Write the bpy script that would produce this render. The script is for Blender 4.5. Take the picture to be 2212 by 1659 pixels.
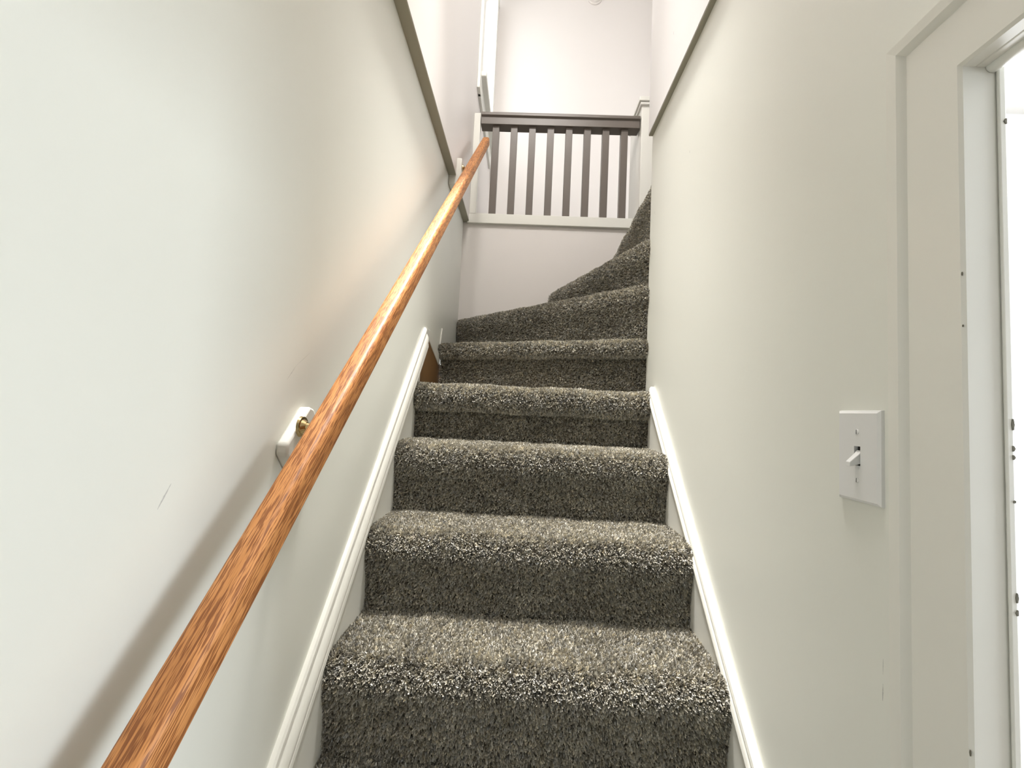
import bpy, math, random
import numpy as np
from mathutils import Vector, Matrix

random.seed(7)
rng = np.random.default_rng(11)
for o in list(bpy.data.objects):
    bpy.data.objects.remove(o)
SC = bpy.context.scene
COL = SC.collection

# ------------------------------------------------------------------ camera
F_PX, PITCH, YAW, ROLL = 956.05, .0629, .028, .0472
fw = Vector((-math.sin(YAW) * math.cos(PITCH), math.cos(YAW) * math.cos(PITCH), math.sin(PITCH)))
rt = Vector((math.cos(YAW), math.sin(YAW), 0))
up = rt.cross(fw)
c_, s_ = math.cos(ROLL), math.sin(ROLL)
rt2, up2 = c_ * rt + s_ * up, -s_ * rt + c_ * up
cam_d = bpy.data.cameras.new('camera')
cam = bpy.data.objects.new('camera', cam_d)
COL.objects.link(cam)
cam.matrix_world = Matrix(((rt2.x, up2.x, -fw.x, 0), (rt2.y, up2.y, -fw.y, 0), (rt2.z, up2.z, -fw.z, 0), (0, 0, 0, 1)))
cam_d.sensor_width = 36
cam_d.lens = F_PX / 2212 * 36
cam_d.clip_start = .01
SC.camera = cam

# ------------------------------------------------------------------ world, daylight, exposure
W = bpy.data.worlds.new('overcast_sky')
SC.world = W
W.use_nodes = True
W.node_tree.nodes['Background'].inputs[0].default_value = (.93, .96, 1, 1)
W.node_tree.nodes['Background'].inputs[1].default_value = 2.2


def area_light(name, loc, direction, sx, sy, power, col):
    d = bpy.data.lights.new(name, 'AREA')
    d.shape = 'RECTANGLE'
    d.size, d.size_y, d.energy, d.color = sx, sy, power, col
    o = bpy.data.objects.new(name, d)
    COL.objects.link(o)
    zz = -Vector(direction).normalized()          # sx is the horizontal size, sy the other
    xx = Vector((0, 0, 1)).cross(zz).normalized()
    yy = zz.cross(xx)
    o.matrix_world = Matrix(((xx.x, yy.x, zz.x, loc[0]), (xx.y, yy.y, zz.y, loc[1]), (xx.z, yy.z, zz.z, loc[2]), (0, 0, 0, 1)))
    return o


# daylight in the upstairs window and side room's windows; added fills on landing and stairwell
area_light('daylight_upstairs', (-.60, 2.77, 2.66), (1, 0, -.5), 1.3, 1.3, 2.2, (.92, .97, 1))
area_light('landing_fill', (2.02, 2.45, 1.6), (-1, .25, -.1), .9, .9, 6.5, (.94, .97, 1))  # unseen fill added to brighten the lower far wall of the hall
area_light('daylight_side_room', (3.05, -.2, .05), (-1, 0, 0), 1.0, 1.2, 51, (.83, .915, 1))
area_light('daylight_side_room_far', (1.65, 1.485, -.15), (0, -1, 0), 1.5, 2.1, 24, (.93, .96, 1))
area_light('stairwell_fill', (.02, .55, 3.26), (0, .5, -1), .45, .45, 31, (1, .975, .94))  # unseen fill added to lift the wall at the turn and winder risers
dl = bpy.data.lights.new('tread_fill_spot', 'SPOT')  # unseen spot added above the stairs to brighten the treads
dl.energy, dl.color, dl.shadow_soft_size = 930, (1, .98, .95), .24
dl.spot_size, dl.spot_blend = math.radians(26), .6
dlo = bpy.data.objects.new('tread_fill_spot', dl)
COL.objects.link(dlo)
dlo.location = (.01, 1.2, 3.29)
dlo.rotation_euler = (0, 0, 0)

vs = SC.view_settings
vs.view_transform = 'Standard'
vs.look = 'None'
vs.exposure = .6
vs.gamma = 1
vs.use_curve_mapping = False


# ------------------------------------------------------------------ materials
def mat(name, col, rough=.5, bump=0, bscale=200, var=0, vscale=3, metal=0, spec=.5):
    m = bpy.data.materials.new(name)
    m.use_nodes = True
    nt = m.node_tree
    b = nt.nodes['Principled BSDF']
    b.inputs['Base Color'].default_value = (*col, 1)
    b.inputs['Roughness'].default_value = rough
    b.inputs['Metallic'].default_value = metal
    b.inputs['Specular IOR Level'].default_value = spec
    tc = nt.nodes.new('ShaderNodeTexCoord')
    if var:
        n = nt.nodes.new('ShaderNodeTexNoise')
        n.inputs['Scale'].default_value = vscale
        n.inputs['Detail'].default_value = 4
        nt.links.new(tc.outputs['Object'], n.inputs['Vector'])
        mx = nt.nodes.new('ShaderNodeMix')
        mx.data_type = 'RGBA'
        mx.inputs['A'].default_value = (*[x * (1 - var) for x in col], 1)
        mx.inputs['B'].default_value = (*[min(1, x * (1 + var)) for x in col], 1)
        nt.links.new(n.outputs['Fac'], mx.inputs['Factor'])
        nt.links.new(mx.outputs['Result'], b.inputs['Base Color'])
    if bump:
        n = nt.nodes.new('ShaderNodeTexNoise')
        n.inputs['Scale'].default_value = bscale
        n.inputs['Detail'].default_value = 3
        nt.links.new(tc.outputs['Object'], n.inputs['Vector'])
        bp = nt.nodes.new('ShaderNodeBump')
        bp.inputs['Strength'].default_value = bump
        bp.inputs['Distance'].default_value = .002
        nt.links.new(n.outputs['Fac'], bp.inputs['Height'])
        nt.links.new(bp.outputs['Normal'], b.inputs['Normal'])
    return m


def scuffs(m, marks):
    """dark rubbed strokes on a painted wall: (p, q, half width, strength, colour) in metres"""
    nt = m.node_tree
    b = nt.nodes['Principled BSDF']
    tc = next(n for n in nt.nodes if n.type == 'TEX_COORD')
    src = b.inputs['Base Color'].links[0].from_socket
    nz = nt.nodes.new('ShaderNodeTexNoise')
    nz.inputs['Scale'].default_value = 260
    nt.links.new(tc.outputs['Object'], nz.inputs['Vector'])

    def vm(op, a, bb=None):
        n = nt.nodes.new('ShaderNodeVectorMath')
        n.operation = op
        nt.links.new(a, n.inputs[0])
        if bb is not None:
            if hasattr(bb, 'is_linked'):
                nt.links.new(bb, n.inputs[1])
            else:
                n.inputs[1].default_value = bb
        return n

    def ma(op, a, bb=None, clamp=False):
        n = nt.nodes.new('ShaderNodeMath')
        n.operation = op
        n.use_clamp = clamp
        nt.links.new(a, n.inputs[0])
        if bb is not None:
            if hasattr(bb, 'is_linked'):
                nt.links.new(bb, n.inputs[1])
            else:
                n.inputs[1].default_value = bb
        return n.outputs[0]
    for p, q, hw, strength, col in marks:
        p, q = Vector(p), Vector(q)
        d = q - p
        L2 = max(d.length_squared, 1e-9)
        a = vm('SUBTRACT', tc.outputs['Object'], tuple(p))
        t = ma('MULTIPLY', vm('DOT_PRODUCT', a.outputs[0], tuple(d)).outputs['Value'], 1 / L2, True)
        sc = nt.nodes.new('ShaderNodeVectorMath')
        sc.operation = 'SCALE'
        sc.inputs[0].default_value = tuple(d)
        nt.links.new(t, sc.inputs['Scale'])
        dist = vm('LENGTH', vm('SUBTRACT', a.outputs[0], sc.outputs[0]).outputs[0]).outputs['Value']
        # width tapers to both ends, edge broken by noise
        e = ma('SUBTRACT', t, .5)
        e = ma('ABSOLUTE', e)
        e = ma('MULTIPLY', e, -1.6 * hw)
        e = ma('ADD', e, hw)
        k = ma('DIVIDE', dist, e)
        k = ma('ADD', k, nz.outputs['Fac'])
        k = ma('MULTIPLY', k, -1.6)
        k = ma('ADD', k, 2.1, True)
        k = ma('MULTIPLY', k, strength)
        mx = nt.nodes.new('ShaderNodeMix')
        mx.data_type = 'RGBA'
        nt.links.new(k, mx.inputs['Factor'])
        nt.links.new(src, mx.inputs['A'])
        mx.inputs['B'].default_value = (*col, 1)
        src = mx.outputs['Result']
    nt.links.new(src, b.inputs['Base Color'])


PAINT = (.815, .82, .755)
M_wall_l = mat('wall_paint_left', PAINT, .42, .06, 90, .015, 2.5)
M_wall_r = mat('wall_paint_right', PAINT, .42, .06, 90, .015, 2.5)
M_wall_u = mat('wall_paint_upstairs', (.79, .75, .715), .5, .05, 90, .015, 2.5)
M_wall_ur = mat('wall_paint_stairwell_side', (.82, .80, .79), .5, .05, 90, .015, 2.5)
M_trim = mat('trim_gloss_paint', (.83, .82, .755), .3, .04, 60, .02, 6)
M_balus = mat('balustrade_paint_shaded', (.15, .126, .105), .35, .04, 60, .03, 5)  # balusters and top rail: their backlit shade is put into the colour
M_ceil = mat('ceiling_paint', (.82, .80, .77), .6, .05, 120, .02, 3)
M_brown = mat('bare_brown_board', (.20, .105, .035), .6, .1, 60, .2, 14)
M_brass = mat('aged_brass', (.62, .48, .25), .22, 0, 1, 0, 1, 1)
M_plate = mat('switch_plastic', (.80, .80, .79), .35)
M_dark = mat('dark_slot', (.03, .028, .025), .7)
M_plastic = mat('detector_plastic', (.80, .75, .70), .4)
M_floor = mat('dark_floor_boards', (.22, .17, .12), .5, .1, 40, .2, 6)
M_chip = mat('chipped_old_paint', (.16, .15, .11), .8)
DG = (.25, .25, .25)
scuffs(M_wall_l, [((-.374, .457, -.118), (-.374, .472, -.094), .0022, .55, DG),
                  ((-.374, .687, .034), (-.374, .712, .059), .0013, .4, DG),
                  ((-.374, .712, .059), (-.374, .755, .086), .0010, .3, DG)])
scuffs(M_wall_r, [((.425, 1.185, .741), (.425, 1.185, .731), .0022, .5, DG),
                  ((.425, .537, -.262), (.425, .5375, -.280), .0009, .6, DG),
                  ((.425, .5375, -.290), (.425, .538, -.309), .0014, .7, DG),
                  ((.425, 1.50, .700), (.425, 1.515, .725), .0015, .4, DG)])
scuffs(M_wall_ur, [((.41, 1.304, 1.194), (.41, 1.303, 1.180), .0022, .7, DG)])


def oak_material():
    m = bpy.data.materials.new('oiled_red_oak')
    m.use_nodes = True
    nt = m.node_tree
    b = nt.nodes['Principled BSDF']
    b.inputs['Roughness'].default_value = .48
    b.inputs['Specular IOR Level'].default_value = .45
    tc = nt.nodes.new('ShaderNodeTexCoord')

    def noise(scale, sc, detail=4, dist=0):
        mp = nt.nodes.new('ShaderNodeMapping')
        mp.inputs['Scale'].default_value = sc
        nt.links.new(tc.outputs['Object'], mp.inputs['Vector'])
        n = nt.nodes.new('ShaderNodeTexNoise')
        n.inputs['Scale'].default_value = scale
        n.inputs['Detail'].default_value = detail
        n.inputs['Distortion'].default_value = dist
        nt.links.new(mp.outputs['Vector'], n.inputs['Vector'])
        return n.outputs['Fac']

    def ramp(src, *st):
        r = nt.nodes.new('ShaderNodeValToRGB')
        el = r.color_ramp.elements
        while len(el) < len(st):
            el.new(.5)
        for e, (p, c) in zip(el, st):
            e.position = p
            e.color = (*c, 1)
        nt.links.new(src, r.inputs['Fac'])
        return r.outputs['Color']
    # rail runs along local X
    base = ramp(noise(16, (.35, 3, 3), 5, .6), (.3, (.52, .215, .062)), (.52, (.64, .28, .09)), (.75, (.72, .34, .125)))
    pores = ramp(noise(74, (.50, 8, 8), 2, .15), (.44, (.36, .25, .17)), (.53, (1, 1, 1)))
    fine = ramp(noise(150, (.05, 5, 5), 2), (.3, (.8, .76, .72)), (.6, (1.05, 1.05, 1.05)))
    mx = nt.nodes.new('ShaderNodeMix')
    mx.data_type = 'RGBA'
    mx.blend_type = 'MULTIPLY'
    mx.inputs['Factor'].default_value = .85
    nt.links.new(base, mx.inputs['A'])
    nt.links.new(pores, mx.inputs['B'])
    m2 = nt.nodes.new('ShaderNodeMix')
    m2.data_type = 'RGBA'
    m2.blend_type = 'MULTIPLY'
    m2.inputs['Factor'].default_value = .6
    nt.links.new(mx.outputs['Result'], m2.inputs['A'])
    nt.links.new(fine, m2.inputs['B'])
    nt.links.new(m2.outputs['Result'], b.inputs['Base Color'])
    bp = nt.nodes.new('ShaderNodeBump')
    bp.inputs['Strength'].default_value = .15
    bp.inputs['Distance'].default_value = .001
    nt.links.new(pores, bp.inputs['Height'])
    nt.links.new(bp.outputs['Normal'], b.inputs['Normal'])
    return m


M_oak = oak_material()


def carpet_materials():
    base = mat('carpet_backing', (.17, .15, .12), .95, .6, 500, .3, 60, 0, .1)
    m = bpy.data.materials.new('carpet_yarn')
    m.use_nodes = True
    nt = m.node_tree
    b = nt.nodes['Principled BSDF']
    b.inputs['Roughness'].default_value = .85
    b.inputs['Specular IOR Level'].default_value = .2
    at = nt.nodes.new('ShaderNodeAttribute')
    at.attribute_name = 'tint'
    nt.links.new(at.outputs['Color'], b.inputs['Base Color'])
    return base, m


M_carpet, M_yarn = carpet_materials()


def glass_material():
    m = bpy.data.materials.new('window_glass')
    m.use_nodes = True
    nt = m.node_tree
    nt.nodes.remove(nt.nodes['Principled BSDF'])
    out = nt.nodes['Material Output']
    tr = nt.nodes.new('ShaderNodeBsdfTransparent')
    gl = nt.nodes.new('ShaderNodeBsdfGlossy')
    gl.inputs['Roughness'].default_value = .02
    mx = nt.nodes.new('ShaderNodeMixShader')
    mx.inputs[0].default_value = .05
    nt.links.new(tr.outputs[0], mx.inputs[1])
    nt.links.new(gl.outputs[0], mx.inputs[2])
    nt.links.new(mx.outputs[0], out.inputs['Surface'])
    return m


M_glass = glass_material()


# ------------------------------------------------------------------ mesh helpers
class MB:
    def __init__(self):
        self.v, self.f = [], []

    def add(self, vs, fs):
        n = len(self.v)
        self.v += [tuple(p) for p in vs]
        self.f += [tuple(i + n for i in f) for f in fs]
        return self

    def box(self, x0, x1, y0, y1, z0, z1):
        return self.add([(x0, y0, z0), (x1, y0, z0), (x1, y1, z0), (x0, y1, z0),
                         (x0, y0, z1), (x1, y0, z1), (x1, y1, z1), (x0, y1, z1)],
                        [(0, 3, 2, 1), (4, 5, 6, 7), (0, 1, 5, 4), (1, 2, 6, 5), (2, 3, 7, 6), (3, 0, 4, 7)])

    def loft(self, rings, caps=True):
        """rings of equal length, closed profiles"""
        n = len(rings[0])
        vs = [p for r in rings for p in r]
        fs = []
        for a in range(len(rings) - 1):
            for i in range(n):
                j = (i + 1) % n
                fs.append((a * n + i, a * n + j, (a + 1) * n + j, (a + 1) * n + i))
        if caps:
            fs.append(tuple(range(n))[::-1])
            fs.append(tuple((len(rings) - 1) * n + i for i in range(n)))
        return self.add(vs, fs)

    def prism(self, poly, axis, a, b):
        """poly of 2-D points extruded along an axis between a and b"""
        def p3(p, t):
            return {'x': (t, p[0], p[1]), 'y': (p[0], t, p[1]), 'z': (p[0], p[1], t)}[axis]
        return self.loft([[p3(p, a) for p in poly], [p3(p, b) for p in poly]])

    def build(self, name, m, parent=None, bevel=0, smooth=False, segs=2, angle=40):
        me = bpy.data.meshes.new(name)
        me.from_pydata(self.v, [], self.f)
        import bmesh
        bm = bmesh.new()
        bm.from_mesh(me)
        bmesh.ops.recalc_face_normals(bm, faces=bm.faces)
        bm.to_mesh(me)
        bm.free()
        me.materials.append(m)
        o = bpy.data.objects.new(name, me)
        COL.objects.link(o)
        if parent:
            o.parent = parent
        if smooth or bevel:
            for p in me.polygons:
                p.use_smooth = True
            me.set_sharp_from_angle(angle=math.radians(angle))
        if bevel:
            md = o.modifiers.new('bevel', 'BEVEL')
            md.width = bevel
            md.segments = segs
            md.limit_method = 'ANGLE'
            md.harden_normals = False
        return o


def empty(name, loc=(0, 0, 0)):
    o = bpy.data.objects.new(name, None)
    COL.objects.link(o)
    o.location = loc
    o.empty_display_size = .05
    return o


def put(o, parent):
    """parent an object that was built in world coordinates"""
    o.parent = parent
    o.matrix_parent_inverse = Matrix.Translation(parent.location).inverted()
    return o


def tag(o, label, cat=None, kind=None, group=None):
    o['label'] = label
    if cat:
        o['category'] = cat
    if kind:
        o['kind'] = kind
    if group:
        o['group'] = group
    return o


# ------------------------------------------------------------------ dimensions
XL, XR = -.374, .425            # stair walls
XUL, XUR = -.341, .410          # walls above the ledges
YB, YH = 2.352, 3.27            # wall under the balustrade, far wall of the upstairs hall
ZLED, ZUP, ZCEIL = 1.028, 1.048, 3.32
YEND = 1.56                     # where the right-hand wall stops at the winders
RISE, RUN = .1917, .1932
ZFL = -.677 - 3 * RISE          # lower floor
YR0 = .8803                     # riser face behind the lowest tread in view
DY0, DY1, DZ = -.36, .434, .369  # doorway in the right-hand wall

# ------------------------------------------------------------------ room shell
w = MB().box(XL - .14, XL, -2.4, YB + .1, ZFL - .2, ZLED)
tag(w.build('wall_left', M_wall_l), 'off-white painted stair wall behind the oak handrail', kind='structure')

WY0, WY1, WZ0, WZ1 = 2.43, 3.115, 1.93, 3.08
w = MB()
for a in [(XUL - .16, XUL, -.6, WY0, ZLED, ZCEIL + .1), (XUL - .16, XUL, WY1, YH + .1, ZLED, ZCEIL + .1),
          (XUL - .16, XUL, WY0, WY1, ZLED, WZ0), (XUL - .16, XUL, WY0, WY1, WZ1, ZCEIL + .1)]:
    w.box(*a)
tag(w.build('wall_left_upper', M_wall_u), 'pinkish white wall above the left ledge with the window', kind='structure')

w = MB()
for a in [(XR, XR + .044, -2.4, DY0, ZFL - .2, ZLED), (XR, XR + .044, DY1 + .041, YEND, ZFL - .2, ZLED),
          (XR, XR + .044, DY0, DY1 + .041, DZ, ZLED)]:
    w.box(*a)
tag(w.build('wall_right', M_wall_r), 'off-white painted stair wall with switch and doorway', kind='structure')

w = MB().box(XUR, XUR + .1, -.6, YEND, ZLED, ZCEIL + .1)
w.box(XUR + .1, 2.1, YEND - .1, YEND, ZLED, ZCEIL + .1)
tag(w.build('wall_right_upper', M_wall_ur), 'bright white wall above the right ledge of the stairwell', kind='structure')

w = MB().box(XL, .66, YB, YB + .1, ZFL - .2, ZUP - .01)
tag(w.build('wall_under_balustrade', M_wall_u), 'plain white wall below the balustrade at the turn', kind='structure')

w = MB().box(XUL - .1, 2.1, YH, YH + .1, ZUP - .2, ZCEIL + .1)
tag(w.build('wall_back', M_wall_u), 'far white wall of the upstairs hall', kind='structure')
w = MB()
for a in [(1.9, 2.0, YEND - .1, 2.0, ZUP - .04, ZCEIL + .1), (1.9, 2.0, 2.9, YH + .1, ZUP - .04, ZCEIL + .1),
          (1.9, 2.0, 2.0, 2.9, ZUP - .04, 1.15), (1.9, 2.0, 2.0, 2.9, 2.08, ZCEIL + .1)]:
    w.box(*a)
tag(w.build('wall_hall_end', M_wall_u), 'end wall of the upstairs hall out of view', kind='structure')

w = MB().box(XUL - .1, 2.1, -.7, YH + .1, ZCEIL, ZCEIL + .1)
tag(w.build('ceiling_upper', M_ceil), 'ceiling over the stairwell and upstairs hall', kind='structure')
w = MB().box(XL - .1, 3.1, -2.5, -.5, ZLED, ZLED + .1).box(XR + .044, 3.1, -.5, YEND - .1, ZLED, ZLED + .1)
w.box(XUL - .1, XUR + .1, -.7, -.6, ZLED, ZCEIL)
tag(w.build('ceiling', M_ceil), 'ceiling of the lower hall and side room', kind='structure')

w = MB().box(XUL, 1.9, YB + .1, YH, ZUP - .04, ZUP).box(.66, 1.9, YEND, YB + .1, ZUP - .04, ZUP)
tag(w.build('floor_upper', M_carpet), 'carpeted floor of the upstairs hall', kind='structure')
w = MB().box(XL - .1, XR + .044, -2.5, YB, ZFL - .1, ZFL).box(XR + .044, 3.1, -2.5, 1.42, ZFL - .1, ZFL)
tag(w.build('floor', M_floor), 'floor at the foot of the stairs', kind='structure')

# side room behind the doorway
w = MB()
for a in [(3.0, 3.1, -2.5, -.7, ZFL, ZLED), (3.0, 3.1, .3, 1.6, ZFL, ZLED),
          (3.0, 3.1, -.7, .3, ZFL, -.55), (3.0, 3.1, -.7, .3, .65, ZLED)]:
    w.box(*a)
w.box(XR + .044, .9, 1.4, 1.5, ZFL, ZLED).box(2.4, 3.0, 1.4, 1.5, ZFL, ZLED).box(.9, 2.4, 1.4, 1.5, ZFL, -1.2).box(.9, 2.4, 1.4, 1.5, .8, ZLED).box(XR + .044, 3.0, -2.5, -2.4, ZFL, ZLED)
tag(w.build('wall_side_room', M_wall_ur), 'sunlit white walls of the room through the doorway', kind='structure')
w = MB().box(XL, XR, -2.5, -2.4, ZFL, ZLED)
tag(w.build('wall_front', M_wall_r), 'wall at the foot of the hall behind the camera', kind='structure')

# ------------------------------------------------------------------ staircase
TREAD = {}
STEPS = []
zt = [ZFL + RISE * k for k in range(1, 13)]        # tread heights
# riser lines (left point, right point); straight flight then winders about the right-hand corner
XSL, XSR = XL + .006, XR - .006
for k in range(8):                                   # k=3: the lowest riser in view (face at YR0)
    y = YR0 + (k - 3) * RUN
    STEPS.append(((XSL, y), (XSR, y), zt[k]))
zz = [zt[k] for k in range(12)]
STEPS = [s for s in STEPS[:7]]
STEPS[6] = ((XSL, 1.458), (XSR, 1.470), .082)       # last straight step, at eye level
STEPS += [((-.366, 1.885), (.440, 1.563), .279),
          ((-.366, 2.335), (.440, 1.548), .482),
          ((.120, YB + .012), (.436, 1.556), .655),
          ((.458, YB + .012), (.442, 1.562), .868),
          ((.655, 2.300), (.590, 1.570), ZUP)]
PROF_SOFT = [(.004, None), (.002, -.150), (-.001, -.110), (-.007, -.085), (-.012, -.066), (-.0145, -.050),
             (-.0135, -.034), (-.008, -.018), (.002, -.007), (.014, -.0015), (.03, 0)]
PROF_NOSE = [(.004, None), (.003, -.12), (.003, -.082), (.001, -.078), (-.012, -.0755), (-.022, -.068), (-.027, -.052),
             (-.0275, -.036), (-.024, -.020), (-.015, -.008), (-.003, -.002), (.012, 0)]
PILE = .0065


def step_profile(k):
    L, R, z = STEPS[k]
    zb = STEPS[k - 1][2] if k else ZFL
    nose = k in (6, 7)
    pr = PROF_NOSE if nose else PROF_SOFT
    h = 1.0
    if k == 7:
        h = .72
    pts = [(d, (zb - z) if q is None else q * h) for d, q in pr]
    pts = [p for i, p in enumerate(pts) if i == 0 or p[1] > zb - z + .005]
    # resample smoothly (Catmull-Rom)
    P = [Vector(p) for p in pts]
    out = []
    for i in range(len(P) - 1):
        p0, p1, p2, p3 = P[max(i - 1, 0)], P[i], P[i + 1], P[min(i + 2, len(P) - 1)]
        n = 4
        for j in range(n):
            t = j / n
            if i == 0:
                q = p1.lerp(p2, t)
            else:
                q = .5 * ((2 * p1) + (p2 - p0) * t + (2 * p0 - 5 * p1 + 4 * p2 - p3) * t * t + (3 * p1 - p0 - 3 * p2 + p3) * t ** 3)
            out.append(q)
    out.append(P[-1])
    return out


stairs = empty('staircase', (0, YR0 - 3 * RUN, ZFL))
tag(stairs, 'brown-grey carpeted winder staircase turning right at the top', 'staircase')


def blades(P, N, T, grid, nb, length, width, seed):
    """tufts of cut yarn: P points, N normals, T lean direction -> mesh arrays"""
    r = np.random.default_rng(seed)
    n = len(P)
    tone = r.normal(0, 1, n)
    # slow patches where the pile was brushed
    patch = np.sin(P[:, 0] * 23 + 3 * np.sin(P[:, 2] * 19)) * np.sin(P[:, 2] * 31 + P[:, 1] * 17 + 2 * np.sin(P[:, 0] * 13))
    bright = np.clip(.49 + .10 * tone + .045 * patch, .12, .95)
    fleck = r.random(n)
    bright = np.where(fleck > .94, np.minimum(bright * 1.4, 1), bright)
    bright = np.where(fleck < .10, bright * .6, bright)
    warm = r.normal(0, .035, n)
    col = np.stack([bright * (1.06 + warm), bright * (1 + .3 * warm), bright * (.855 - warm)], 1)
    P = np.repeat(P, nb, 0)
    N = np.repeat(N, nb, 0)
    T = np.repeat(T, nb, 0)
    col = np.repeat(col, nb, 0)
    m = n * nb
    rnd = r.normal(0, 1, (m, 3))
    d = N + T * .25 + rnd * .26 + np.repeat(r.normal(0, .42, (n, 3)), nb, 0)
    d /= np.linalg.norm(d, axis=1, keepdims=True)
    s = np.cross(d, r.normal(0, 1, (m, 3)))
    s /= np.linalg.norm(s, axis=1, keepdims=True)
    base = P + rnd[:, [1, 2, 0]] * grid * .22
    ln = length * r.uniform(.7, 1.15, (m, 1))
    wd = width * r.uniform(.7, 1.2, (m, 1))
    v = np.empty((m, 4, 3))
    v[:, 0] = base - s * wd * .5
    v[:, 1] = base + s * wd * .5
    v[:, 2] = base + d * ln + s * wd * .42
    v[:, 3] = base + d * ln - s * wd * .42
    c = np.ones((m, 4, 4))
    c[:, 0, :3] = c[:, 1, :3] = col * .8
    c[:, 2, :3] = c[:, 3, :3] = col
    return v.reshape(-1, 3), c.reshape(-1, 4), m


def pile_object(name, v, c, m, parent):
    me = bpy.data.meshes.new(name)
    me.vertices.add(m * 4)
    me.loops.add(m * 4)
    me.polygons.add(m)
    me.vertices.foreach_set('co', v.astype(np.float32).ravel())
    me.loops.foreach_set('vertex_index', np.arange(m * 4, dtype=np.int32))
    me.polygons.foreach_set('loop_start', np.arange(0, m * 4, 4, dtype=np.int32))
    me.update(calc_edges=True)
    at = me.color_attributes.new('tint', 'FLOAT_COLOR', 'POINT')
    at.data.foreach_set('color', c.astype(np.float32).ravel())
    me.materials.append(M_yarn)
    o = bpy.data.objects.new(name, me)
    COL.objects.link(o)
    o.parent = parent
    o['kind'] = 'stuff'
    return o


ORIG = Vector(stairs.location)
for k, (L, R, z) in enumerate(STEPS):
    L, R = Vector(L), Vector(R)
    along = (R - L)
    ln = along.length
    along.normalize()
    back = Vector((-along.y, along.x))               # away from the person climbing
    prof = step_profile(k)
    # tread behind the nosing, to the next riser line
    if k < len(STEPS) - 1:
        L2, R2 = Vector(STEPS[k + 1][0]), Vector(STEPS[k + 1][1])
    else:
        L2, R2 = L + back * .12, R + back * .12
    mb = MB()
    ns = 9
    rings = []
    for i in range(ns):
        s = i / (ns - 1)
        b0 = L.lerp(R, s)
        b1 = L2.lerp(R2, s) + back * .02
        ring = []
        for d, q in prof:
            dd = d + PILE * .75
            p = b0 + back * dd
            ring.append((p.x, p.y, z + q - PILE * .75))
        ring.append((b1.x, b1.y, z - PILE * .75))
        ring.append((b1.x, b1.y, z - .03))
        p = b0 + back * .03
        ring.append((p.x, p.y, z - .03))
        ring.append((p.x, p.y, z + prof[0][1] - .03))
        p = b0 + back * (prof[0][0] + PILE * .75)
        ring.append((p.x, p.y, z + prof[0][1] - .03))
        rings.append([Vector(q) - ORIG for q in ring])
    mb.loft(rings)
    step = mb.build('step', M_carpet, stairs, smooth=True, angle=50)
    if k == 8:                                       # corner fill of the kite winder
        cn = MB().prism([(-.366, 2.33), (XL, YB), (.12, YB), (.2, 2.2)], 'z', z - .03, z - PILE)
        put(cn.build('corner_tread', M_carpet), stairs)
    if k < 2:
        continue                                     # below the picture: no pile needed
    # ---- pile
    near = k <= 5
    grid = {2: .0038, 3: .0036, 4: .0036, 5: .0037, 6: .0040, 7: .0042}.get(k, .0046)
    nb = 5 if k <= 7 else 4
    # polyline of profile + tread
    pl = [Vector((d, q)) for d, q in prof]
    mid_depth = ((L2 + R2) * .5 - (L + R) * .5).dot(back)
    depth = RUN if k <= 6 else min(mid_depth, .12)
    pl.append(Vector((min(depth, RUN if k < 6 else .13), 0)))
    seg = [(pl[i + 1] - pl[i]).length for i in range(len(pl) - 1)]
    cum = np.concatenate([[0], np.cumsum(seg)])
    tot = cum[-1]
    na, nt_ = int(ln / grid), int(tot / grid)
    U, V = np.meshgrid((np.arange(na) + .5) / na, (np.arange(nt_) + .5) / nt_)
    U = U.ravel() + rng.normal(0, .3 / na, U.size)
    V = np.clip(V.ravel() + rng.normal(0, .3 / nt_, V.size), 0, .9999) * tot
    idx = np.clip(np.searchsorted(cum, V, 'right') - 1, 0, len(seg) - 1)
    A = np.array([tuple(p) for p in pl])
    fr = (V - cum[idx]) / np.array(seg)[idx]
    dq = A[idx] + (A[idx + 1] - A[idx]) * fr[:, None]
    # smoothed normals along the profile
    tang = np.gradient(A, axis=0)
    tang /= np.linalg.norm(tang, axis=1, keepdims=True)
    tg = tang[idx] + (tang[idx + 1] - tang[idx]) * fr[:, None]
    tg /= np.linalg.norm(tg, axis=1, keepdims=True)
    nd, nz_ = -tg[:, 1], tg[:, 0]                    # outward: front / up
    U = np.clip(U, .0, 1.0)
    # gentle waviness of the stretched carpet
    wob = .0022 * np.sin(U * 17 + k * 2.1) * np.sin(V * 21 + k) + .0012 * np.sin(U * 47 + k)
    bx = L.x + (R.x - L.x) * U
    by = L.y + (R.y - L.y) * U
    off = dq[:, 0] + (PILE * .75) + nd * wob
    Pp = np.stack([bx + back.x * off, by + back.y * off, z + dq[:, 1] - PILE * .75 + nz_ * wob], 1)
    Nn = np.stack([back.x * nd, back.y * nd, nz_], 1)
    Tt = np.stack([-back.x * tg[:, 0], -back.y * tg[:, 0], -tg[:, 1]], 1)   # nap combed down the stairs
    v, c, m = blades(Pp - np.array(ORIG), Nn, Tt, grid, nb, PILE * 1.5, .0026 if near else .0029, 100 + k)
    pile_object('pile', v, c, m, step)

# ------------------------------------------------------------------ skirt boards
SL = RISE / RUN
ang = math.atan(SL)


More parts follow.
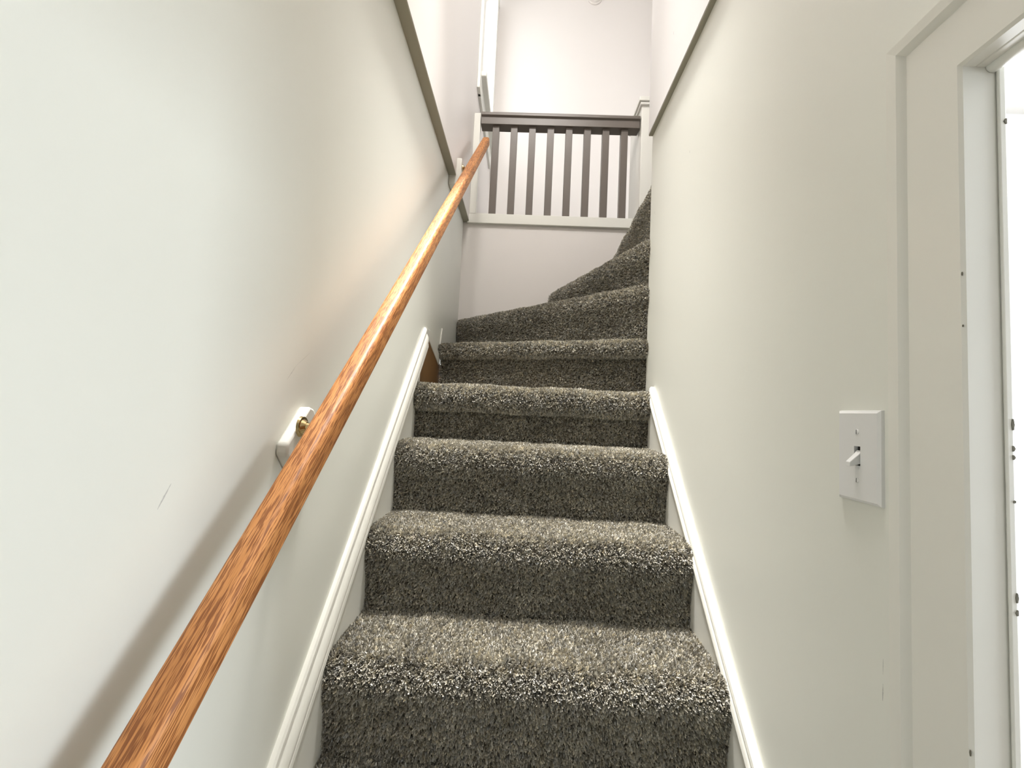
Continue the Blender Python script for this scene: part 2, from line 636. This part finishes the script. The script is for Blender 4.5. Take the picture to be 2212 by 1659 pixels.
def sloped_mould(name, xw, sgn, z_at0, y0, y1, prof, m, parent):
    """moulding along the stair slope; prof = (distance from wall, distance below top edge measured square to the slope)"""
    mb = MB()
    rings = []
    for y in (y0, y1):
        ring = []
        for d, wv in prof:
            # vertical cut ends: drop below the top line at the same y
            ring.append((xw + sgn * d, y, z_at0 + SL * y - wv / math.cos(ang)))
        rings.append(ring)
    mb.loft(rings)
    return mb.build(name, m, parent, smooth=True, angle=25)


sk = empty('trim_1')
tag(sk, 'white moulded skirt board along the left stair wall', kind='structure')
z0l = -1.283
sloped_mould('moulding', XL, 1, z0l, -.05, 1.585,
             [(0, 0), (.008, 0), (.0115, .004), (.0125, .010), (.0105, .013), (.0135, .016), (.0175, .022), (.0205, .030),
              (.0205, .036), (.0185, .038), (.0205, .041), (.0215, .049), (.0195, .053), (0, .053)], M_trim, sk)
yb0, yb1 = -.05, 1.50
MB().prism([(yb0, z0l + SL * yb0 - .06), (yb1, z0l + SL * yb1 - .06), (yb1, z0l + SL * yb1 - .40), (yb0, z0l + SL * yb0 - .40)], 'x', XL, XL + .0165).build('board', M_trim, sk)
zd = STEPS[6][2]
o = MB().prism([(1.48, .0), (1.95, .0), (1.95, .18), (1.865, .20), (1.66, .268), (1.585, .22), (1.48, .10)], 'x', XL, XL + .003).build('stringer', M_brown, sk)
tag(o, 'bare brown wood showing below the end of the white moulding')
# diagonal cut piece and the short upright strip past the end of the moulding
MB().prism([(1.585, .292), (1.585, .235), (1.64, .262), (1.87, .185), (1.925, .350), (1.908, .350), (1.866, .232), (1.66, .296)], 'x', XL, XL + .006).build('end_piece', M_trim, sk, bevel=.0012)

sk2 = empty('trim_2')
tag(sk2, 'white skirt board along the right stair wall', kind='structure')
z0r = -1.347
sloped_mould('moulding', XR, -1, z0r, .1, 1.462,
             [(0, 0), (.010, 0), (.014, .004), (.0155, .010), (.0135, .013), (.0165, .017), (.0185, .026), (.017, .030), (0, .030)], M_trim, sk2)
MB().prism([(.1, z0r + SL * .1 - .035), (1.466, z0r + SL * 1.466 - .035), (1.466, z0r + SL * 1.466 - .36), (.1, z0r + SL * .1 - .36)], 'x', XR - .0145, XR).build('board', M_trim, sk2)

M_ledge_shade = mat('ledge_shade_taupe', (.34, .325, .25), .5, .04, 60, .05, 8)  # shaded underside of the ledges, painted as dark strips
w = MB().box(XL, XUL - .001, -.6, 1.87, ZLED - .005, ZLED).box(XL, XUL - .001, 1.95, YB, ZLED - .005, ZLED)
tag(w.build('ledge_shade_left', M_ledge_shade), 'taupe strip added as the shade under the left ledge', kind='structure')
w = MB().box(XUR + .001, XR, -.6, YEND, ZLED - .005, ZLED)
tag(w.build('ledge_shade_right', M_ledge_shade), 'narrow taupe strip added as the shade under the right ledge', kind='structure')

# ------------------------------------------------------------------ balustrade
bal = empty('balustrade', (.1, YB, ZUP))
tag(bal, 'low painted balustrade with square balusters above the turn of the stairs', 'balustrade')
BY0, BY1 = 2.336, 2.374
put(MB().box(-.352, .58, YB - .018, YB + .10, 1.014, 1.068).build('base_rail', M_trim, bal, bevel=.002), bal)
put(MB().prism([(2.322, 1.566), (2.322, 1.606), (2.312, 1.612), (2.312, 1.626), (2.320, 1.634), (2.392, 1.634), (2.400, 1.626),
                (2.400, 1.612), (2.390, 1.606), (2.390, 1.566)], 'x', -.302, .562).build('top_rail', M_balus, bal, bevel=.0015), bal)
bme = None
for i in range(8):
    x = -.2195 + i * .1005
    if bme is None:
        o = MB().box(-.0185, .0185, -.0185, .0185, 1.066, 1.568).build('baluster', M_balus, bal, bevel=.0015)
        bme = o
    else:
        o = bme.copy()
        COL.objects.link(o)
    o.parent = bal
    o.matrix_parent_inverse = Matrix.Translation(bal.location).inverted()
    o.location = (x, .5 * (BY0 + BY1), 0)
put(MB().box(-.341, -.306, BY0 - .004, BY1, 1.066, 1.634).build('wall_strip', M_trim, bal, bevel=.0015), bal)
nw = put(MB().box(.566, .68, 2.305, 2.56, .875, 1.690).build('newel_post', M_trim, bal, bevel=.003), bal)
cp = MB().box(.556, .69, 2.293, 2.572, 1.680, 1.697).box(.548, .698, 2.285, 2.58, 1.697, 1.722)
put(cp.build('cap', M_trim, None, bevel=.004), bal).parent = nw
nw.children[0].matrix_parent_inverse = Matrix.Identity(4)

# ------------------------------------------------------------------ window upstairs
win = empty('window_1', (XUL, 2.77, 1.93))
tag(win, 'tall window with white casing in the upper left wall', kind='structure')


def wpart(mb, name, m, bevel=.002):
    return put(mb.build(name, m, None, bevel=bevel), win)


wpart(MB().box(XUL, XUL + .018, WY0 - .075, WY0, 1.80, 3.18), 'casing', M_trim)
wpart(MB().box(XUL, XUL + .018, WY1, WY1 + .075, 1.93, 3.18), 'casing', M_trim)
wpart(MB().box(XUL, XUL + .022, WY0 - .085, WY1 + .085, WZ1, WZ1 + .1), 'head_casing', M_trim)
wpart(MB().box(XUL - .15, XUL + .046, WY0 - .03, WY1 + .1, 1.902, 1.932), 'stool', M_trim, .004)
wpart(MB().box(XUL, XUL + .016, WY0 - .02, WY1 + .075, 1.80, 1.902), 'apron', M_trim)
for n, (z0, z1, xo) in {'lower_sash': (1.935, 2.53, -.115), 'upper_sash': (2.50, 3.08, -.145)}.items():
    mb = MB()
    mb.box(XUL + xo, XUL + xo + .03, WY0, WY0 + .045, z0, z1).box(XUL + xo, XUL + xo + .03, WY1 - .045, WY1, z0, z1)
    mb.box(XUL + xo, XUL + xo + .03, WY0, WY1, z0, z0 + .045).box(XUL + xo, XUL + xo + .03, WY0, WY1, z1 - .04, z1)
    s = wpart(mb, n, M_trim)
    g = MB().box(XUL + xo + .013, XUL + xo + .017, WY0 + .04, WY1 - .04, z0 + .04, z1 - .035).build('pane', M_glass)
    put(g, win)
    g.parent = s
    g.matrix_parent_inverse = Matrix.Identity(4)

# ------------------------------------------------------------------ doorway in the right-hand wall
dr = empty('door_1', (XR, .04, ZFL))
tag(dr, 'open doorway with moulded white casing on the right', kind='structure')


def dpart(mb, name, m=None, bevel=.0025, **k):
    return put(mb.build(name, m or M_trim, None, bevel=bevel, **k), dr)


def casing_profile():
    # (distance out of the opening, distance off the wall)
    return [(0, 0), (0, .012), (.003, .0145), (.059, .0145), (.0605, .0125), (.0625, .0125), (.065, .016), (.069, .019), (.081, .020), (.084, .017), (.084, 0)]


CW = .078
mb = MB()
cp_ = casing_profile()
e0 = -.012                                            # reveal
# far leg, head, near leg mitred
mb.loft([[(XR - d, DY1 + e0 + wv, ZFL) for wv, d in cp_], [(XR - d, DY1 + e0 + wv, DZ + e0 + wv) for wv, d in cp_]])
dpart(mb, 'casing_leg', bevel=0, smooth=True, angle=25)
mb = MB()
mb.loft([[(XR - d, DY1 + e0 + wv, DZ + e0 + wv) for wv, d in cp_], [(XR - d, DY0 - e0 - wv, DZ + e0 + wv) for wv, d in cp_]])
dpart(mb, 'head_casing', bevel=0, smooth=True, angle=25)
mb = MB()
mb.loft([[(XR - d, DY0 - e0 - wv, ZFL) for wv, d in cp_], [(XR - d, DY0 - e0 - wv, DZ + e0 + wv) for wv, d in cp_]])
dpart(mb, 'casing_leg', bevel=0, smooth=True, angle=25)
XJ = .4505
dpart(MB().box(XR - .002, XJ, DY1 - .0116, DY1 + .041, ZFL, DZ), 'jamb', bevel=0)
dpart(MB().box(XR, XJ, DY0, DY0 + .012, ZFL, DZ), 'jamb')
dpart(MB().box(XR, XJ, DY0, DY1, DZ - .012, DZ), 'head_jamb')
dpart(MB().box(XJ - .007, XJ + .0, DY1 - .0150, DY1 - .012, ZFL, DZ - .012), 'stop', bevel=.0015)
mb = MB()
ring = [(XR + .016 + .006 * math.cos(a), DZ - .013 + .005 * math.sin(a)) for a in [i * math.pi / 8 for i in range(16)]]
mb.prism(ring, 'y', DY0 + .012, DY1 - .012)
dpart(mb, 'head_bead', bevel=0, smooth=True)
# flakes broken off the jamb edge
for i, (z, h) in enumerate([(.010, .012), (-.012, .006), (-.02, .005), (-.145, .010), (-.158, .006), (.30, .006), (-.06, .003)]):
    mb = MB()
    n = 6
    pts = [(XJ - .0014 + (.0013 * math.cos(a) * (1 + .4 * math.sin(3 * a + i))), z + h * .5 * math.sin(a)) for a in [2 * math.pi * j / n for j in range(n)]]
    mb.prism(pts, 'y', DY1 - .0156, DY1 - .0148)
    dpart(mb, 'paint_chip', M_chip, 0)

for z, h in ((.151, .004), (.101, .0025), (-.283, .006)):
    mb = MB()
    mb.prism([(DY1 - .0105 + .0008 * math.cos(q), z + h * .5 * math.sin(q)) for q in [2 * math.pi * j / 6 for j in range(6)]], 'x', XR - .0147, XR - .0142)
    dpart(mb, 'paint_chip', M_chip, 0)

# side room window frame
win2 = empty('window_2', (3.0, -.2, .05))
tag(win2, 'wide window of the side room out of view', kind='structure')
mb = MB()
mb.box(2.97, 3.0, -.7, -.64, -.55, .65).box(2.97, 3.0, .24, .3, -.55, .65)
mb.box(2.97, 3.0, -.7, .3, -.55, -.49).box(2.97, 3.0, -.7, .3, .59, .65).box(2.97, 3.0, -.7, .3, .03, .07)
put(mb.build('frame', M_trim), win2)
put(MB().box(3.02, 3.024, -.66, .26, -.51, .61).build('pane', M_glass), win2)
win3 = empty('window_3', (1.65, 1.4, .15))
tag(win3, 'blown-out bright window seen through the doorway on the right', kind='structure')
mb = MB()
mb.box(.9, .95, 1.40, 1.44, -1.2, .8).box(2.35, 2.4, 1.40, 1.44, -1.2, .8).box(.9, 2.4, 1.40, 1.44, -1.2, -1.15).box(.9, 2.4, 1.40, 1.44, .76, .8)
put(mb.build('frame', M_trim), win3)
put(MB().box(.94, 2.36, 1.425, 1.429, -1.16, .77).build('pane', M_glass), win3)

# ------------------------------------------------------------------ handrail
RA = Vector((-.310, .380, -.311))
RB = Vector((-.261, 2.250, 1.419))
rd = (RB - RA).normalized()
R0 = RA - rd * .42
hr = empty('handrail', R0)
tag(hr, 'oak handrail on brass brackets along the left stair wall', 'handrail')
xax = rd
yax = Vector((0, 0, 1)).cross(xax).normalized()
zax = xax.cross(yax)
RM = Matrix((xax, yax, zax)).transposed().to_4x4()
length = (RB - R0).length
prof = []
hw, hh, r1 = .0180, .0210, .0105
for cx, cy, a0, rr in [(hw - r1, hh - r1, 0, r1), (-hw + r1, hh - r1, 90, r1), (-hw + .007, -hh + .007, 180, .007), (hw - .007, -hh + .007, 270, .007)]:
    for j in range(7):
        a = math.radians(a0 + 90 * j / 6)
        prof.append((cx + rr * math.cos(a), cy + rr * math.sin(a)))
rings = []
nseg = 40
for i in range(nseg + 1):
    t = i / nseg
    rings.append([(length * t, p[0], p[1]) for p in prof])
# eased end
e = .004
rings.append([(length + e * .7, p[0] * .95, p[1] * .95) for p in prof])
rings.append([(length + e, p[0] * .84, p[1] * .84) for p in prof])
rail = MB().loft(rings).build('rail', M_oak, None, smooth=True, angle=35)
rail.parent = hr
rail.matrix_local = RM


def bracket(y, xwall, blk):
    """painted mounting block, brass rose, curved arm and saddle under the rail"""
    t = (y - RA.y) / (RB.y - RA.y)
    c = RA.lerp(RB, t)
    b = blk.build('bracket', M_trim, None, bevel=.004)
    put(b, hr)
    tag(b, 'painted wooden mounting block')
    under = c - zax * (hh + .001)
    x0 = xwall
    zc = under.z - .013
    mb = MB()
    # rose
    for (xa, xb, ra, rb_) in [(x0, x0 + .004, .017, .016), (x0 + .004, x0 + .010, .012, .008)]:
        mb.loft([[(xa, y + ra * math.cos(q), zc + ra * math.sin(q)) for q in [i * math.pi / 10 for i in range(20)]],
                 [(xb, y + rb_ * math.cos(q), zc + rb_ * math.sin(q)) for q in [i * math.pi / 10 for i in range(20)]]])
    # arm: out from the wall then up to the rail
    P0, P1, P2 = Vector((x0 + .006, y, zc)), Vector((c.x, y, zc - .004)), Vector((c.x, y + .004, under.z - .002))
    rings = []
    for i in range(13):
        s = i / 12
        p = P0 * (1 - s) ** 2 + P1 * 2 * s * (1 - s) + P2 * s * s
        d = ((P1 - P0) * 2 * (1 - s) + (P2 - P1) * 2 * s).normalized()
        sd = Vector((0, 1, 0))
        n = sd.cross(d)
        rr = .0075 - .002 * math.sin(s * math.pi)
        rings.append([p + sd * rr * math.cos(q) + n * rr * math.sin(q) for q in [j * math.pi / 6 for j in range(12)]])
    mb.loft(rings)
    arm = mb.build('arm', M_brass, None, smooth=True, angle=50)
    put(arm, hr)
    arm.parent = b
    arm.matrix_parent_inverse = Matrix.Identity(4)
    arm.location = (0, 0, 0)
    sad = MB()
    sad.loft([[tuple(under + xax * (.03 * sx) + yax * (.011 * sy) + zax * dz) for sx, sy in ((-1, -1), (1, -1), (1, 1), (-1, 1))] for dz in (-.003, .001)])
    s2 = sad.build('saddle', M_brass, None, bevel=.0008)
    put(s2, hr)
    s2.parent = b
    s2.matrix_parent_inverse = Matrix.Identity(4)
    for o in (arm, s2):
        o.matrix_parent_inverse = Matrix.Identity(4)


def fix_sub(b):
    pass


u, n2 = Vector((RB.y - RA.y, RB.z - RA.z)).normalized(), None
n2 = Vector((-u.y, u.x))
cb = Vector((.722, -.062))
blk = MB().prism([tuple(cb + u * a + n2 * b) for a, b in [(-.046, -.038), (.046, -.038), (.052, -.024), (.052, .022), (.044, .034), (-.040, .034), (-.052, .022), (-.052, -.024)]], 'x', XL, XL + .019)
bracket(.705, XL + .019, blk)
blk2 = MB().box(XL, XUL + .022, 1.875, 1.945, .985, 1.105)
bracket(1.91, XUL + .022, blk2)

# ------------------------------------------------------------------ light switch
SY, SZ = .568, -.0345
sw = empty('light_switch', (XR, SY, SZ))
tag(sw, 'white toggle light switch plate beside the door casing', 'light switch')
pl = MB()
hwid, hht = .035, .057
# plate with a toggle slot (frame of four) and sloped rim
outer, inner = [(-hwid, -hht), (hwid, -hht), (hwid, hht), (-hwid, hht)], [(-.031, -.053), (.031, -.053), (.031, .053), (-.031, .053)]
slot = [(-.0052, -.012), (.0052, -.012), (.0052, .012), (-.0052, .012)]
vsx = [(XR, SY + a, SZ + b) for a, b in outer] + [(XR - .0035, SY + a * .985, SZ + b * .99) for a, b in outer] + \
      [(XR - .006, SY + a, SZ + b) for a, b in inner] + [(XR - .006, SY + a, SZ + b) for a, b in slot] + [(XR - .001, SY + a, SZ + b) for a, b in slot]
fsx = []
for g in range(4):
    for i in range(4):
        j = (i + 1) % 4
        fsx.append((g * 4 + i, g * 4 + j, g * 4 + 4 + j, g * 4 + 4 + i))
pl.add(vsx, fsx)
plate = put(pl.build('plate', M_plate, None), sw)
put(MB().box(XR - .0012, XR - .0006, SY - .0052, SY + .0052, SZ - .012, SZ + .012).build('slot', M_dark, None), sw)
tg_ = MB()
tg_.loft([[(XR - .003, SY + a, SZ + b) for a, b in ((-.0045, -.009), (.0045, -.009), (.0045, .0075), (-.0045, .0075))],
          [(XR - .0065, SY + a, SZ + b) for a, b in ((-.0043, -.010), (.0043, -.010), (.0043, .003), (-.0043, .003))],
          [(XR - .0175, SY + a, SZ + b) for a, b in ((-.0036, -.0135), (.0036, -.0135), (.0036, -.0075), (-.0036, -.0075))]])
put(tg_.build('toggle', M_plate, None, bevel=.0006), sw)
for dz in (.030, -.030):
    mb = MB()
    ring = lambda r, x: [(x, SY + r * math.cos(a), SZ + dz + r * math.sin(a)) for a in [i * math.pi / 8 for i in range(16)]]
    mb.loft([ring(.0034, XR - .0055), ring(.0034, XR - .0064), ring(.0024, XR - .0069)])
    s = put(mb.build('screw', M_plate, None, smooth=True, angle=30), sw)
    q = MB().box(XR - .0071, XR - .0066, SY - .0004, SY + .0004, SZ + dz - .0026, SZ + dz + .0026).build('screw_slot', M_dark)
    put(q, sw)
    q.parent = s
    q.matrix_parent_inverse = Matrix.Identity(4)

# ------------------------------------------------------------------ smoke detector high on the far wall
DX, DZ_ = .413, 3.245
sd = empty('smoke_detector', (DX, YH, DZ_))
tag(sd, 'round white smoke detector high on the far hall wall', 'smoke detector')


def disc(name, rs, m):
    mb = MB()
    mb.loft([[(DX + r * math.cos(a), YH - d, DZ_ + r * math.sin(a)) for a in [i * math.pi / 20 for i in range(40)]] for r, d in rs])
    return put(mb.build(name, m, None, smooth=True, angle=35), sd)


disc('base', [(.054, 0), (.054, .010), (.050, .014)], M_plastic)
disc('cover', [(.046, .012), (.045, .030), (.036, .036), (.012, .038)], M_plastic)
